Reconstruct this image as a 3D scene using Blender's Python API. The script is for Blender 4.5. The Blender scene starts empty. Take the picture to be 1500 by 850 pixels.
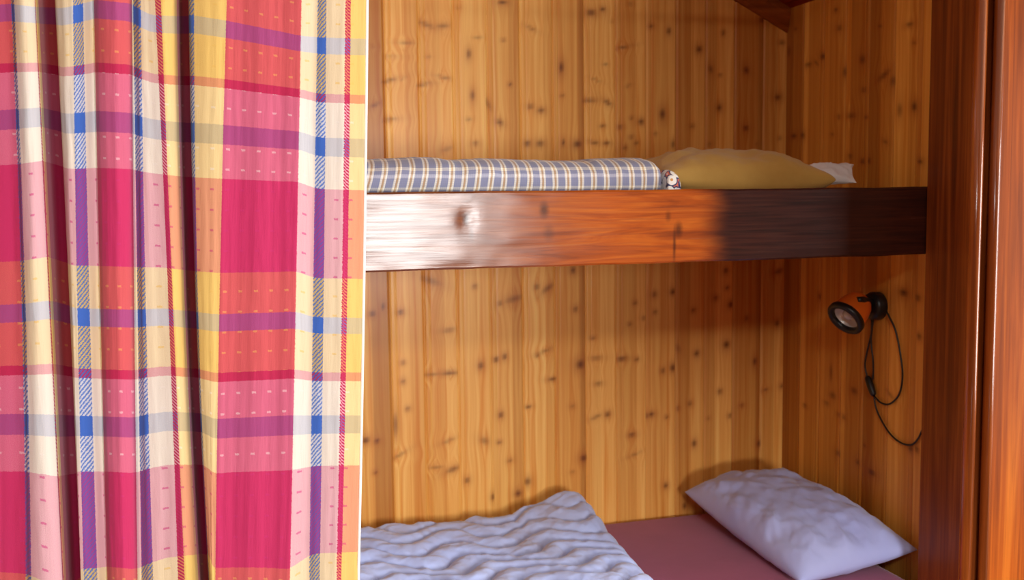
import bpy, bmesh, math, random
import numpy as np
from mathutils import Vector, Matrix, noise

random.seed(7)
rng = np.random.default_rng(7)
scene = bpy.context.scene
COL = scene.collection

# ------------------------------------------------------------------ camera
F = 1500.0
EYE = 1.45
def nrm(v): return v / np.linalg.norm(v)
_down = nrm(np.array([200 / F, -(17000 - 425) / F, -1.0]))
_Z = -_down
_X = np.array([5075 / F, 183 / F, -1.0]); _X = nrm(_X - _Z * _X.dot(_Z))
_Y = np.cross(_Z, _X)
CM = np.array([_X, _Y, _Z])          # camera space -> world space
CP = np.array([0.0, 0.0, EYE])
def ray(px, py): return CM @ np.array([(px - 750) / F, -(py - 425) / F, -1.0])
def on(px, py, ax, val):             # where a sight line meets the plane axis = val
    d = ray(px, py)
    return CP + d * ((val - CP[ax]) / d[ax])

cam = bpy.data.cameras.new('camera'); cam.lens = 36.0; cam.sensor_width = 36.0
cam.clip_start = 0.05
cam.dof.use_dof = True; cam.dof.focus_distance = 1.86; cam.dof.aperture_fstop = 6.0
co = bpy.data.objects.new('camera', cam); COL.objects.link(co)
m4 = Matrix([[*CM[0], 0], [*CM[1], 0], [*CM[2], EYE], [0, 0, 0, 1]])
co.matrix_world = m4
scene.camera = co

# ------------------------------------------------------------------ helpers
def link(name, me, mat=None, parent=None, smooth=False):
    o = bpy.data.objects.new(name, me); COL.objects.link(o)
    if mat: me.materials.append(mat)
    if smooth:
        me.polygons.foreach_set('use_smooth', [True] * len(me.polygons))
    if parent is not None: o.parent = parent
    return o
def tag(o, label=None, cat=None, group=None, kind=None):
    if label: o['label'] = label
    if cat: o['category'] = cat
    if group: o['group'] = group
    if kind: o['kind'] = kind
    return o
def structure(o): o['kind'] = 'structure'; return o
def empty(name, loc, label, cat, group=None):
    o = bpy.data.objects.new(name, None); COL.objects.link(o); o.location = loc
    o.empty_display_size = 0.05
    return tag(o, label, cat, group)
def mesh(name, verts, faces):
    me = bpy.data.meshes.new(name)
    me.from_pydata([tuple(map(float, v)) for v in verts], [], [tuple(map(int, f)) for f in faces])
    me.update(); return me
def rel(me, parent):                 # put world-space mesh data under a moved empty
    l = parent.location
    me.transform(Matrix.Translation((-l.x, -l.y, -l.z))); return me
def grid_faces(nu, nv, off=0, flip=False, wrap_u=False):
    fs = []
    for i in range(nu if wrap_u else nu - 1):
        for j in range(nv - 1):
            a = off + i * nv + j; b = off + ((i + 1) % nu) * nv + j
            q = (a, b, b + 1, a + 1)
            fs.append(q[::-1] if flip else q)
    return fs
def box_bm(bm, x0, x1, y0, y1, z0, z1, bev=0.0, seg=2):
    r = bmesh.ops.create_cube(bm, size=1.0)
    vs = r['verts']
    for v in vs:
        v.co = Vector((x0 + (v.co.x + .5) * (x1 - x0), y0 + (v.co.y + .5) * (y1 - y0), z0 + (v.co.z + .5) * (z1 - z0)))
    if bev > 0:
        es = {e for v in vs for e in v.link_edges}
        bmesh.ops.bevel(bm, geom=list(es), offset=bev, segments=seg, profile=0.6, affect='EDGES')
def bm_mesh(name, bm):
    me = bpy.data.meshes.new(name); bm.to_mesh(me); bm.free(); return me
def box(name, b, mat, parent=None, bev=0.0, seg=2):
    bm = bmesh.new(); box_bm(bm, *b, bev=bev, seg=seg)
    me = bm_mesh(name, bm)
    if parent is not None: rel(me, parent)
    return link(name, me, mat, parent)
def tube_mesh(name, pts, r, n=10, cap=True):
    pts = [Vector(p) for p in pts]; vs = []; prev = None
    for i, p in enumerate(pts):
        t = (pts[min(i + 1, len(pts) - 1)] - pts[max(i - 1, 0)]).normalized()
        if prev is None:
            a = t.orthogonal().normalized()
        else:
            a = (prev - t * prev.dot(t)).normalized()
        prev = a; b = t.cross(a)
        rr = r[i] if hasattr(r, '__len__') else r
        for k in range(n):
            th = 2 * math.pi * k / n
            vs.append(p + a * (rr * math.cos(th)) + b * (rr * math.sin(th)))
    fs = []
    for i in range(len(pts) - 1):
        for k in range(n):
            a0 = i * n + k; a1 = i * n + (k + 1) % n
            fs.append((a0, a1, a1 + n, a0 + n))
    if cap:
        fs.append(tuple(range(n))[::-1]); fs.append(tuple(range((len(pts) - 1) * n, len(pts) * n)))
    return mesh(name, vs, fs)
def catmull(ps, per=8):
    ps = [np.array(p, float) for p in ps]
    P = [2 * ps[0] - ps[1]] + ps + [2 * ps[-1] - ps[-2]]
    out = []
    for i in range(1, len(P) - 2):
        for k in range(per):
            t = k / per
            a, b, c, d = P[i - 1], P[i], P[i + 1], P[i + 2]
            out.append(0.5 * ((2 * b) + (-a + c) * t + (2 * a - 5 * b + 4 * c - d) * t * t + (-a + 3 * b - 3 * c + d) * t ** 3))
    out.append(ps[-1]); return out
def lathe_mesh(name, prof, axis, origin, n=40):
    # prof: list of (radius, distance along axis)
    axis = Vector(axis).normalized(); a = axis.orthogonal().normalized(); b = axis.cross(a)
    vs = []; fs = []
    for r, h in prof:
        for k in range(n):
            th = 2 * math.pi * k / n
            vs.append(Vector(origin) + axis * h + a * (r * math.cos(th)) + b * (r * math.sin(th)))
    for i in range(len(prof) - 1):
        for k in range(n):
            a0 = i * n + k; a1 = i * n + (k + 1) % n
            fs.append((a0, a1, a1 + n, a0 + n))
    return mesh(name, vs, fs)
def fbm(p, oct=4):
    return noise.fractal(Vector(p), 1.0, 2.0, oct, noise_basis='PERLIN_ORIGINAL')

# ------------------------------------------------------------------ materials
class N:
    def __init__(s, name):
        s.m = bpy.data.materials.new(name); s.m.use_nodes = True
        s.t = s.m.node_tree; s.b = s.t.nodes['Principled BSDF']
    def new(s, typ, **kw):
        n = s.t.nodes.new(typ)
        for k, v in kw.items(): setattr(n, k, v)
        return n
    def lk(s, a, b): s.t.links.new(a, b)
    def val(s, sock, v):
        if hasattr(v, 'is_output') : s.lk(v, sock)
        else: sock.default_value = v
    def math(s, op, a, b=None, c=None, clamp=False):
        n = s.new('ShaderNodeMath', operation=op, use_clamp=clamp)
        s.val(n.inputs[0], a)
        if b is not None: s.val(n.inputs[1], b)
        if c is not None: s.val(n.inputs[2], c)
        return n.outputs[0]
    def mix(s, f, a, b, blend='MIX'):
        n = s.new('ShaderNodeMix', data_type='RGBA', blend_type=blend)
        s.val(n.inputs[0], f); s.val(n.inputs[6], a); s.val(n.inputs[7], b)
        return n.outputs[2]
    def ramp(s, f, stops, interp='LINEAR'):
        n = s.new('ShaderNodeValToRGB'); cr = n.color_ramp; cr.interpolation = interp
        while len(cr.elements) > 1: cr.elements.remove(cr.elements[-1])
        cr.elements[0].position = stops[0][0]; cr.elements[0].color = c4(stops[0][1])
        for p, c in stops[1:]:
            e = cr.elements.new(p); e.color = c4(c)
        s.lk(f, n.inputs[0]); return n.outputs[0]
    def attr(s, name): return s.new('ShaderNodeAttribute', attribute_name=name).outputs['Fac']
    def comb(s, x, y, z=0.0):
        n = s.new('ShaderNodeCombineXYZ')
        for i, v in enumerate((x, y, z)): s.val(n.inputs[i], v)
        return n.outputs[0]
    def noise(s, vec, scale=1.0, detail=4.0, rough=0.5, dist=0.0):
        n = s.new('ShaderNodeTexNoise'); s.lk(vec, n.inputs['Vector'])
        n.inputs['Scale'].default_value = scale; n.inputs['Detail'].default_value = detail
        n.inputs['Roughness'].default_value = rough; n.inputs['Distortion'].default_value = dist
        return n.outputs[0]
    def bump(s, h, strength=0.3, dist=0.002, normal=None):
        n = s.new('ShaderNodeBump'); s.lk(h, n.inputs['Height'])
        n.inputs['Strength'].default_value = strength; n.inputs['Distance'].default_value = dist
        if normal is not None: s.lk(normal, n.inputs['Normal'])
        return n.outputs[0]
    def set(s, **kw):
        nm = dict(color='Base Color', rough='Roughness', metal='Metallic', spec='Specular IOR Level', coat='Coat Weight',
                  coat_rough='Coat Roughness', sheen='Sheen Weight', normal='Normal', trans='Transmission Weight', emit='Emission Color',
                  emit_s='Emission Strength', coat_n='Coat Normal', sss='Subsurface Weight')
        for k, v in kw.items():
            v = c4(v) if (k in ('color', 'emit') and not hasattr(v, 'is_output')) else v
            s.val(s.b.inputs[nm[k]], v)
        return s.m
def lin(c): return tuple(((x / 255) / 12.92 if x / 255 <= .04045 else ((x / 255 + .055) / 1.055) ** 2.4) for x in c)
def c4(c):
    if len(c) == 4: return c
    if isinstance(c, tuple) and max(c) > 1.0: c = lin(c)
    return (*c, 1.0)
def S(r, g, b): return (*lin((r, g, b)), 1.0)
def V(x): return (x, x, x, 1.0)

def pine_material(name, light, dark, deep, coat=0.14, rough=0.45):
    n = N(name)
    gx = n.attr('gx'); gz = n.attr('gz'); tone = n.attr('tone'); knot = n.attr('knot'); halo = n.attr('halo')
    fine = n.noise(n.comb(n.math('MULTIPLY', gx, 520.0), n.math('MULTIPLY', gz, 5.0), tone), 1.0, 3.0, .55)
    broad = n.noise(n.comb(n.math('MULTIPLY', gx, 75.0), n.math('MULTIPLY', gz, 1.3), n.math('MULTIPLY', tone, 9.0)), 1.0, 3.0, .5, .6)
    c = n.ramp(broad, [(0.25, light), (0.52, tuple((a + b) / 2 for a, b in zip(light, dark))), (0.72, dark)])
    c = n.mix(n.math('MULTIPLY', n.ramp(fine, [(.42, V(0.0)), (.75, V(1.0))]), 0.35), c, dark)
    # each board has its own tone
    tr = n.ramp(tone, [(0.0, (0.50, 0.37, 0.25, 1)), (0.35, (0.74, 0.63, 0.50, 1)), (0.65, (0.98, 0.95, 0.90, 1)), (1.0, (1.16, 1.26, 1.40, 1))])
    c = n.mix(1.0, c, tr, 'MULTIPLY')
    c = n.mix(n.math('MULTIPLY', halo, 0.5), c, S(158, 74, 26))
    c = n.mix(knot, c, deep)
    b1 = n.bump(fine, 0.12, 0.001)
    b2 = n.bump(halo, 0.25, 0.0014, b1)
    n.set(color=c, rough=rough, normal=b2, coat=coat, coat_rough=0.25, spec=.3)
    return n.m

def board_material(name, light, dark, deep, axis='Z', coat=0.6, coat_rough=.15, rough=.4, scale=1.0, wear=None):
    n = N(name)
    tc = n.new('ShaderNodeTexCoord').outputs['Object']
    sp = n.new('ShaderNodeSeparateXYZ'); n.lk(tc, sp.inputs[0])
    k = {'X': (3.0, 60, 60), 'Y': (60, 3.0, 60), 'Z': (60, 60, 2.0)}[axis]
    v = n.comb(*[n.math('MULTIPLY', sp.outputs[i], k[i] * scale) for i in range(3)])
    g1 = n.noise(v, 0.55, 4.0, .55, 1.2)
    g2 = n.noise(v, 3.2, 4.0, .6)
    c = n.ramp(g1, [(.28, light), (.5, dark), (.72, deep)])
    c = n.mix(n.math('MULTIPLY', n.ramp(g2, [(.45, V(0.0)), (.75, V(1.0))]), .45), c, deep)
    hgt = n.math('ADD', n.math('MULTIPLY', g1, .6), n.math('MULTIPLY', g2, .4))
    r = n.math('ADD', n.math('MULTIPLY', g2, .18), rough - .08)
    n.set(color=c, rough=r, coat=coat, coat_rough=coat_rough, normal=n.bump(hgt, .12, .0015), coat_n=n.bump(g1, .06, .0015), spec=.06)
    return n

# pine palette
P_LIGHT = S(247, 192, 104); P_DARK = S(220, 138, 52); P_DEEP = S(80, 26, 9)
M_pine = pine_material('varnished_pine', P_LIGHT, P_DARK, P_DEEP)
M_pine_side = pine_material('varnished_pine_side', S(248, 188, 90), S(220, 140, 48), S(58, 22, 9))

M_frame = board_material('brown_stained_wood', S(206, 116, 36), S(172, 84, 22), S(118, 54, 15), 'Z', coat=.25, coat_rough=.2, rough=.5).m
M_jamb = board_material('shaded_jamb_wood', S(158, 84, 32), S(126, 60, 21), S(84, 37, 14), 'Z', coat=.3, coat_rough=.25, rough=.5).m  # frame wood darkened, with the jamb's shade put into its colour
M_bead = board_material('varnished_bead', S(190, 104, 40), S(152, 76, 27), S(100, 46, 17), 'Z', coat=1.0, coat_rough=.16, rough=.45).m
M_ceiling = board_material('red_brown_boards', S(168, 62, 38), S(140, 46, 28), S(104, 34, 22), 'Y', coat=.2, rough=.55).m
M_trimwood = board_material('pine_moulding', S(190, 112, 48), S(160, 84, 32), S(110, 52, 20), 'X', coat=.2, rough=.5).m
M_cove = board_material('dark_cove_moulding', S(176, 98, 42), S(150, 78, 32), S(112, 56, 24), 'X', coat=.1, rough=.6).m
M_plaster = N('cream_plaster').set(color=(225, 214, 196), rough=.9)
M_floor = board_material('floor_boards', S(150, 96, 52), S(118, 70, 36), S(80, 44, 22), 'X', coat=.3, rough=.45).m

# ------------------------------------------------------------------ panelled walls
def plank_wall(name, mat, u0, u1, z0, z1, edges, knots, place, seed, du=0.006, dz=0.007, tones=None):
    """a tongue-and-groove wall as one mesh; place(u, depth, z) -> world"""
    r = np.random.default_rng(seed)
    edges = sorted(edges)
    us = set(np.round(np.arange(u0, u1 + 1e-6, du), 5))
    for e in edges:
        for k in (-.0050, -.0025, 0, .0025, .0050): us.add(round(e + k, 5))
        for k in (.0150, .0165, .0180): us.add(round(e + k, 5))
    us = np.array(sorted(x for x in us if u0 <= x <= u1))
    zs = np.arange(z0, z1 + 1e-6, dz)
    ed = np.array(edges)
    idx = np.searchsorted(ed, us, side='right')
    if tones is None: tones = r.uniform(0.15, .9, len(edges) + 2)
    tone_c = np.array(tones)[np.clip(idx, 0, len(tones) - 1)]
    pos = np.where(idx > 0, us - ed[np.clip(idx - 1, 0, len(ed) - 1)], 0.05)
    split = r.uniform(.035, .078, len(edges) + 2)[idx]; step = r.choice([-.42, -.25, .16, .32, .42], len(edges) + 2)[idx]
    tone_c = np.clip(tone_c + np.clip((pos - split) / .004, 0, 1) * step, 0, 1)
    depth = np.zeros(len(us))
    for e in edges:
        d = np.abs(us - e)
        depth = np.maximum(depth, np.clip(1 - d / .0042, 0, 1) * .0036)
        d2 = np.abs(us - e - .0165)
        depth = np.maximum(depth, np.clip(1 - d2 / .0016, 0, 1) * .0008)
    U, Z = np.meshgrid(us, zs, indexing='ij')
    I = np.repeat(idx[:, None], len(zs), 1)
    knot = np.zeros_like(U); halo = np.zeros_like(U); flow = np.zeros_like(U)
    for (ku, kz, ru, rz, ang, strength) in knots:
        ki = np.searchsorted(ed, ku, side='right')
        ca, sa = math.cos(ang), math.sin(ang)
        x = U - ku; z = Z - kz
        xa = (x * ca + z * sa) / ru; za = (-x * sa + z * ca) / rz
        d = np.sqrt(xa ** 2 + za ** 2)
        same = (I == ki) | (np.abs(x) < ru * .8)
        knot = np.maximum(knot, np.where(same, np.clip(1.15 - d, 0, 1) * strength * (.9 if max(ru, rz) > .0075 else .62), 0))
        halo = np.maximum(halo, np.where(same, np.exp(-(d / 1.9) ** 2) * min(1.0, strength + .1), 0))
        flow += np.where(I == ki, np.sign(x) * ru * .7 * np.exp(-np.abs(x) / (ru * 2.6)) * np.exp(-(z / (rz * 4.5)) ** 2), 0)
    offs = r.uniform(0, 40, len(edges) + 2)
    gx = U + offs[np.clip(I, 0, len(offs) - 1)] - flow
    gz = Z + (I * 7.31) % 5
    # slight cross-grain waves that catch the light
    D = np.repeat(depth[:, None], len(zs), 1)
    nu, nv = len(us), len(zs)
    V_ = place(U.ravel(), D.ravel(), Z.ravel())
    me = bpy.data.meshes.new(name)
    fs = np.array(grid_faces(nu, nv), dtype=np.int32)
    me.vertices.add(nu * nv); me.vertices.foreach_set('co', np.stack(V_, 1).astype(np.float32).ravel())
    me.loops.add(fs.size); me.loops.foreach_set('vertex_index', fs.ravel())
    me.polygons.add(len(fs)); me.polygons.foreach_set('loop_start', np.arange(0, fs.size, 4, dtype=np.int32))
    me.update(calc_edges=True)
    for nm, arr in (('tone', np.repeat(tone_c[:, None], nv, 1)), ('knot', knot), ('halo', halo), ('gx', gx), ('gz', gz)):
        a = me.attributes.new(nm, 'FLOAT', 'POINT'); a.data.foreach_set('value', arr.astype(np.float32).ravel())
    o = link(name, me, mat)
    md = o.modifiers.new('thick', 'SOLIDIFY'); md.thickness = 0.018; md.offset = -1.0
    return structure(o)

WB = 2.78        # back wall of the bunk niche (Y)
WR = 1.70        # right-hand wall of the niche (X)
WL = -0.42       # left-hand wall of the niche, behind the curtain
def K(px, py, rx, ry, s=.85, a=0.0):
    p = on(px, py, 1, WB); k = 2.95 / 1500
    return (p[0], p[2], max(rx * k, .003), max(ry * k, .003), a, s)
def KR(px, py, rx, ry, s=.8, a=0.0):
    p = on(px, py, 0, WR); k = 2.9 / 1500
    return (p[1], p[2], max(rx * k * 1.6, .004), max(ry * k, .004), a, s)
kn = []
def C5(x, y, rx, ry, s=.85, a=0.): kn.append(K(530 + x / 3.543, y / 3.543, rx / 3.543, ry / 3.543, s, a))
def C6(x, y, rx, ry, s=.85, a=0.): kn.append(K(900 + x / 3.261, y / 3.261, rx / 3.261, ry / 3.261, s, a))
def CL(x, y, rx, ry, s=.85, a=0.): kn.append(K(530 + x / 2.236, 390 + y / 2.236, rx / 2.236, ry / 2.236, s, a))
def CM_(x, y, rx, ry, s=.85, a=0.): kn.append(K(880 + x / 2.3625, 390 + y / 2.3625, rx / 2.3625, ry / 2.3625, s, a))
for q in [(730, 12, 26, 12), (1190, 65, 26, 14), (1250, 48, 14, 12), (555, 280, 12, 24, .8), (575, 495, 12, 26, .7), (1035, 350, 13, 30, .95),
          (770, 438, 8, 8), (735, 207, 9, 6), (880, 148, 30, 8, .4, -.4), (715, 635, 22, 14, .7, -.5), (655, 540, 14, 40, .4, .5), (875, 553, 18, 12, .6), (930, 573, 20, 14, .7),
          (860, 745, 16, 14, .8), (925, 745, 22, 16, .7), (1045, 740, 9, 16, .8), (1120, 748, 24, 19, .95), (1180, 520, 44, 9, .65), (1275, 532, 28, 11, .7, -.5),
          (1205, 740, 26, 8, .7, -.2), (1270, 745, 20, 9, .8), (1340, 660, 15, 9, .8), (1450, 632, 18, 15, .9), (1355, 246, 46, 7, .6, .2), (1400, 612, 8, 7),
          (1365, 765, 9, 9), (140, 418, 44, 9, .6, .25), (140, 622, 44, 9, .5, .1), (320, 438, 40, 8, .5, .15), (335, 128, 50, 13, .5, -.35), (420, 135, 36, 13, .55, .1),
          (230, 220, 36, 6, .5), (425, 402, 36, 7, .5, -.2), (68, 545, 30, 10, .6, .4), (590, 745, 16, 10, .5), (600, 195, 24, 6, .3, .1), (60, 240, 18, 5, .4), (215, 408, 16, 5, .4, .4),
          (1265, 335, 12, 6, .5), (1215, 415, 24, 5, .4, -.3), (1385, 445, 14, 6, .5, .3), (1250, 655, 14, 8, .6), (1040, 497, 9, 7, .6), (440, 775, 34, 12, .35, .3), (555, 618, 14, 8, .4),
          (150, 295, 40, 5, .35), (345, 295, 12, 6, .3), (1425, 740, 7, 7), (500, 38, 12, 6, .3), (1300, 110, 9, 6, .3)]: C5(*q)
for q in [(175, 125, 12, 10), (260, 148, 11, 16, .9), (405, 235, 16, 16, .95), (520, 157, 9, 11), (460, 330, 14, 22, .6, .3), (505, 360, 8, 6), (630, 335, 16, 22, .85, .4),
          (705, 95, 16, 10, .8), (800, 202, 16, 9, .7), (230, 545, 16, 28, .95), (500, 515, 13, 17, .9), (280, 690, 10, 17, .7), (370, 602, 11, 9, .7), (628, 612, 17, 15, .85, -.4),
          (780, 465, 20, 16, .8), (80, 655, 9, 7), (105, 683, 8, 7), (50, 705, 9, 8), (455, 690, 11, 9, .6), (195, 640, 9, 8, .5), (790, 660, 9, 8, .6), (75, 20, 14, 7, .5), (680, 690, 8, 8, .4)]: C6(*q)
for q in [(35, 156, 11, 9, .9), (70, 132, 7, 14, .8), (127, 151, 10, 8), (135, 316, 7, 6), (135, 378, 7, 8, .8), (150, 468, 7, 7), (13, 571, 13, 11, .95), (50, 573, 9, 9, .85), (45, 676, 6, 6),
          (110, 520, 9, 40, .65), (285, 210, 22, 6, .55, .05), (288, 350, 28, 7, .75), (390, 326, 10, 13, .8), (298, 666, 24, 9, .7, .3), (345, 702, 9, 10, .7), (402, 572, 18, 12, .5, -.5),
          (440, 306, 10, 8), (468, 297, 8, 10), (455, 488, 8, 10, .9), (450, 577, 7, 6), (430, 757, 7, 12, .8), (512, 745, 12, 12, .95), (543, 706, 11, 13, .8), (500, 107, 34, 12, .55, .25),
          (453, 122, 9, 8, .6), (573, 68, 10, 12, .6), (610, 72, 26, 10, .6, .6), (575, 292, 7, 6), (600, 278, 26, 6, .4, .3), (625, 371, 16, 6, .8), (545, 461, 10, 5, .7), (716, 322, 16, 17, .95),
          (692, 13, 9, 11, .9), (700, 141, 9, 9, .7), (690, 460, 8, 7, .5), (727, 629, 14, 13, .95), (757, 235, 8, 5), (768, 302, 22, 6, .5), (775, 386, 13, 6, .6), (805, 486, 11, 10, .8),
          (768, 494, 22, 6, .5, .35), (852, 304, 18, 7, .9), (900, 305, 7, 6), (885, 553, 12, 7), (895, 120, 6, 6), (935, 490, 6, 8), (122, 620, 30, 6, .4, .45), (225, 48, 40, 12, .5, -.35),
          (370, 67, 6, 6), (230, 355, 34, 6, .4), (245, 660, 34, 5, .4, -.15), (485, 637, 9, 7, .5), (690, 675, 8, 6, .4), (285, 572, 24, 6, .4, .3)]: CL(*q)
for q in [(70, 322, 18, 7, .9), (125, 322, 7, 6), (185, 98, 9, 9), (250, 89, 10, 10, .95), (320, 153, 8, 8), (398, 110, 9, 9), (450, 133, 11, 12, .95), (438, 75, 7, 7), (433, 15, 9, 10), (505, 180, 7, 8),
          (435, 271, 14, 15, .95), (332, 302, 10, 11, .9), (215, 362, 8, 9, .9), (250, 352, 12, 14, .95), (533, 330, 9, 17, .85), (610, 198, 9, 12, .8), (660, 160, 9, 9), (662, 325, 16, 13, .9), (615, 18, 20, 8, .7, .2),
          (412, 434, 9, 8), (308, 476, 8, 8), (447, 518, 9, 8), (488, 483, 9, 7), (570, 429, 12, 6, .6, .2), (627, 415, 9, 9), (175, 513, 12, 9, .85), (25, 513, 9, 9, .8), (105, 585, 11, 7),
          (323, 614, 9, 14, .95), (547, 615, 10, 15, .9), (225, 760, 9, 10, .9), (290, 830, 9, 14, .9), (268, 493, 6, 6), (228, 522, 6, 6), (150, 180, 10, 6, .5), (118, 128, 6, 6), (100, 200, 6, 5),
          (118, 652, 26, 5, .35, .3), (372, 526, 6, 6, .5), (268, 285, 12, 20, .4, .4), (188, 160, 6, 6)]: CM_(*q)
knr = []
def D1(x, y, rx, ry, s=.8, a=0.): knr.append(KR(1130 + x / 3.035, y / 3.035, rx / 3.035, ry / 3.035, s, a))
def D2(x, y, rx, ry, s=.8, a=0.): knr.append(KR(1130 + x / 2.656, 380 + y / 2.656, rx / 2.656, ry / 2.656, s, a))
for q in [(228, 252, 13, 16, .9), (165, 288, 20, 10, .6), (200, 280, 16, 8, .5, .5), (405, 265, 16, 22, .7, .3), (500, 335, 30, 14, .7, -.4), (540, 360, 14, 24, .6), (325, 320, 12, 24, .6), (635, 475, 11, 20, .95),
          (100, 605, 18, 13, .8), (138, 602, 12, 14, .8), (355, 515, 24, 14, .6), (570, 490, 12, 30, .5), (410, 400, 14, 12, .6), (405, 718, 11, 14, .8), (433, 715, 9, 12, .8), (350, 695, 12, 12, .6), (660, 718, 10, 10, .8),
          (287, 45, 8, 9), (302, 125, 14, 14, .6), (615, 110, 14, 9, .7), (483, 115, 10, 9, .5), (108, 128, 10, 10, .5), (300, 520, 10, 8, .6), (420, 520, 9, 9, .6), (505, 630, 14, 9, .5, .3), (78, 230, 10, 30, .5), (635, 188, 8, 8, .5), (270, 600, 9, 7, .5)]: D1(*q)
for q in [(515, 130, 16, 14, .95), (568, 150, 9, 9), (187, 145, 6, 10), (575, 300, 8, 12, .7), (322, 512, 16, 16, .7), (238, 530, 16, 16, .6), (232, 440, 7, 40, .6), (282, 615, 8, 10, .6), (390, 830, 16, 14, .8), (335, 790, 9, 12, .7),
          (258, 755, 12, 14, .6), (540, 735, 9, 14, .8), (565, 738, 8, 12, .8), (362, 725, 8, 10, .6), (260, 605, 8, 8, .5), (130, 570, 8, 7), (460, 525, 20, 8, .4, .5), (215, 560, 14, 10, .4)]: D2(*q)

PITCH = .0957
eb = [.760 + PITCH * k for k in range(-13, 10)]
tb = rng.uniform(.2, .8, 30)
for i, t in zip(range(9, 24), [.62, .9, .72, .95, .78, .95, .66, .86, .6, .66, .42, .5, .34, .44, .3]): tb[i] = t  # tones drop towards the right corner, putting its shade into the board colours
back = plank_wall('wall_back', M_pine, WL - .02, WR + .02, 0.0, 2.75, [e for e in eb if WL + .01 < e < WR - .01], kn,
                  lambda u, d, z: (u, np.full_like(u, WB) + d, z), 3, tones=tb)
side = plank_wall('wall_right', M_pine_side, 2.02, WB + .02, 0.0, 2.12, [2.69 - .105 * k for k in range(0, 7)], knr,
                  lambda u, d, z: (np.full_like(u, WR) + d, u, z), 5)
side.data.flip_normals()
lknots = [(rng.uniform(2.05, 2.75), rng.uniform(.2, 2.2), .01, .009, 0, .8) for _ in range(14)]
left = plank_wall('wall_left', M_pine_side, 2.0, WB + .02, 0.0, 2.75, [2.1 + .0957 * k for k in range(7)], lknots,
                  lambda u, d, z: (np.full_like(u, WL) - d, u, z), 6, du=.02, dz=.03)

# sloping ceiling of the niche: meets the right-hand wall level at 2.003 m, climbs to the left
CZ = EYE + .555; SL = .50
def ceil_z(x): return CZ + (WR - x) * SL
vs = []; fs = []
xs = np.linspace(WL - .05, WR, 24)
bm = bmesh.new()
for i, x in enumerate(np.arange(WL, WR, .10)):
    x1 = min(x + .097, WR)
    a = [(x, 1.9, ceil_z(x)), (x1, 1.9, ceil_z(x1)), (x1, WB, ceil_z(x1)), (x, WB, ceil_z(x))]
    b = [(p[0], p[1], p[2] + .018) for p in a]
    v = [bm.verts.new(p) for p in a + b]
    for q in ((3, 2, 1, 0), (4, 5, 6, 7), (0, 1, 5, 4), (1, 2, 6, 5), (2, 3, 7, 6), (3, 0, 4, 7)): bm.faces.new([v[k] for k in q])
# backing sheet above the boards
v = [bm.verts.new(p) for p in ((WL, 1.9, ceil_z(WL) + .017), (WR, 1.9, ceil_z(WR) + .017), (WR, WB, ceil_z(WR) + .017), (WL, WB, ceil_z(WL) + .017))]
bm.faces.new(v)
structure(link('ceiling', bm_mesh('ceiling', bm), M_ceiling))
# moulding along the slope on the back wall
prof = [(.0, .0), (.0, -.012), (-.010, -.022), (-.014, -.052), (-.020, -.058), (-.020, -.072), (0.012, -.072), (.012, 0)]
vs = []
xs = np.linspace(WL, WR - .001, 2)
for x in xs:
    for (dy, dz) in [(-.022, -.001), (-.022, -.020), (-.016, -.030), (-.012, -.058), (-.006, -.070), (.004, -.072), (.004, -.001)]:
        vs.append((x, WB + dy, ceil_z(x) + dz))
n = 7
fs = [(k, (k + 1) % n, n + (k + 1) % n, n + k) for k in range(n)] + [tuple(range(n))[::-1], tuple(range(n, 2 * n))]
structure(link('trim_1', mesh('trim_1', vs, fs), M_cove))

# ------------------------------------------------------------------ doorway frame on the right
ZT = 2.45
box('trim_2', (1.63, 1.745, 1.905, 2.046, 0, ZT), M_jamb, bev=.002)['kind'] = 'structure'     # jamb board
def bead(name, cx, cy, r, mat):
    vs = []; n = 14
    for z in (0.0, ZT):
        for k in range(n):
            th = 2 * math.pi * k / n
            vs.append((cx + r * math.cos(th), cy + r * math.sin(th), z))
    fs = [(k, (k + 1) % n, n + (k + 1) % n, n + k) for k in range(n)] + [tuple(range(n))[::-1], tuple(range(n, 2 * n))]
    o = link(name, mesh(name, vs, fs), mat, smooth=True); structure(o)
    return o
bead('trim_3', 1.6435, 1.900, .0135, M_bead)
bead('trim_4', 1.6830, 1.889, .0115, M_bead)
box('trim_5', (1.683, 2.05, 1.888, 1.93, 0, ZT), M_frame, bev=.002)['kind'] = 'structure'      # flat casing board

# ------------------------------------------------------------------ the room on the near side (behind the camera)
RX0, RX1, RY0, RZ = -1.9, 3.2, -1.6, 2.45
WX0, WX1, WZ0, WZ1 = .58, 1.42, .85, 1.80          # window behind the camera
VY0, VY1, VZ0, VZ1 = .62, 1.56, .25, 2.15          # window in the right-hand room wall
M_room = board_material('room_boards', S(150, 96, 52), S(118, 70, 36), S(80, 44, 22), 'Z', coat=.2, rough=.6).m
M_roomdark = board_material('light_blocker_boards', S(96, 56, 30), S(74, 40, 22), S(50, 26, 16), 'Z', coat=.1, rough=.7).m
def wall_hole(name, axis, a0, a1, z0, z1, d0, d1, h0, h1, hz0, hz1, mat):
    bm = bmesh.new()
    for (p, q, r, t) in ((a0, h0, z0, z1), (h1, a1, z0, z1), (h0, h1, z0, hz0), (h0, h1, hz1, z1)):
        if axis == 'X': box_bm(bm, p, q, d0, d1, r, t)
        else: box_bm(bm, d0, d1, p, q, r, t)
    return structure(link(name, bm_mesh(name, bm), mat))
wall_hole('wall_front', 'X', RX0, RX1, 0, RZ, RY0 - .12, RY0, WX0, WX1, WZ0, WZ1, M_room)
wall_hole('wall_room_right', 'Y', RY0 - .12, 2.0, 0, RZ, RX1, RX1 + .12, VY0, VY1, VZ0, VZ1, M_roomdark)
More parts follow.
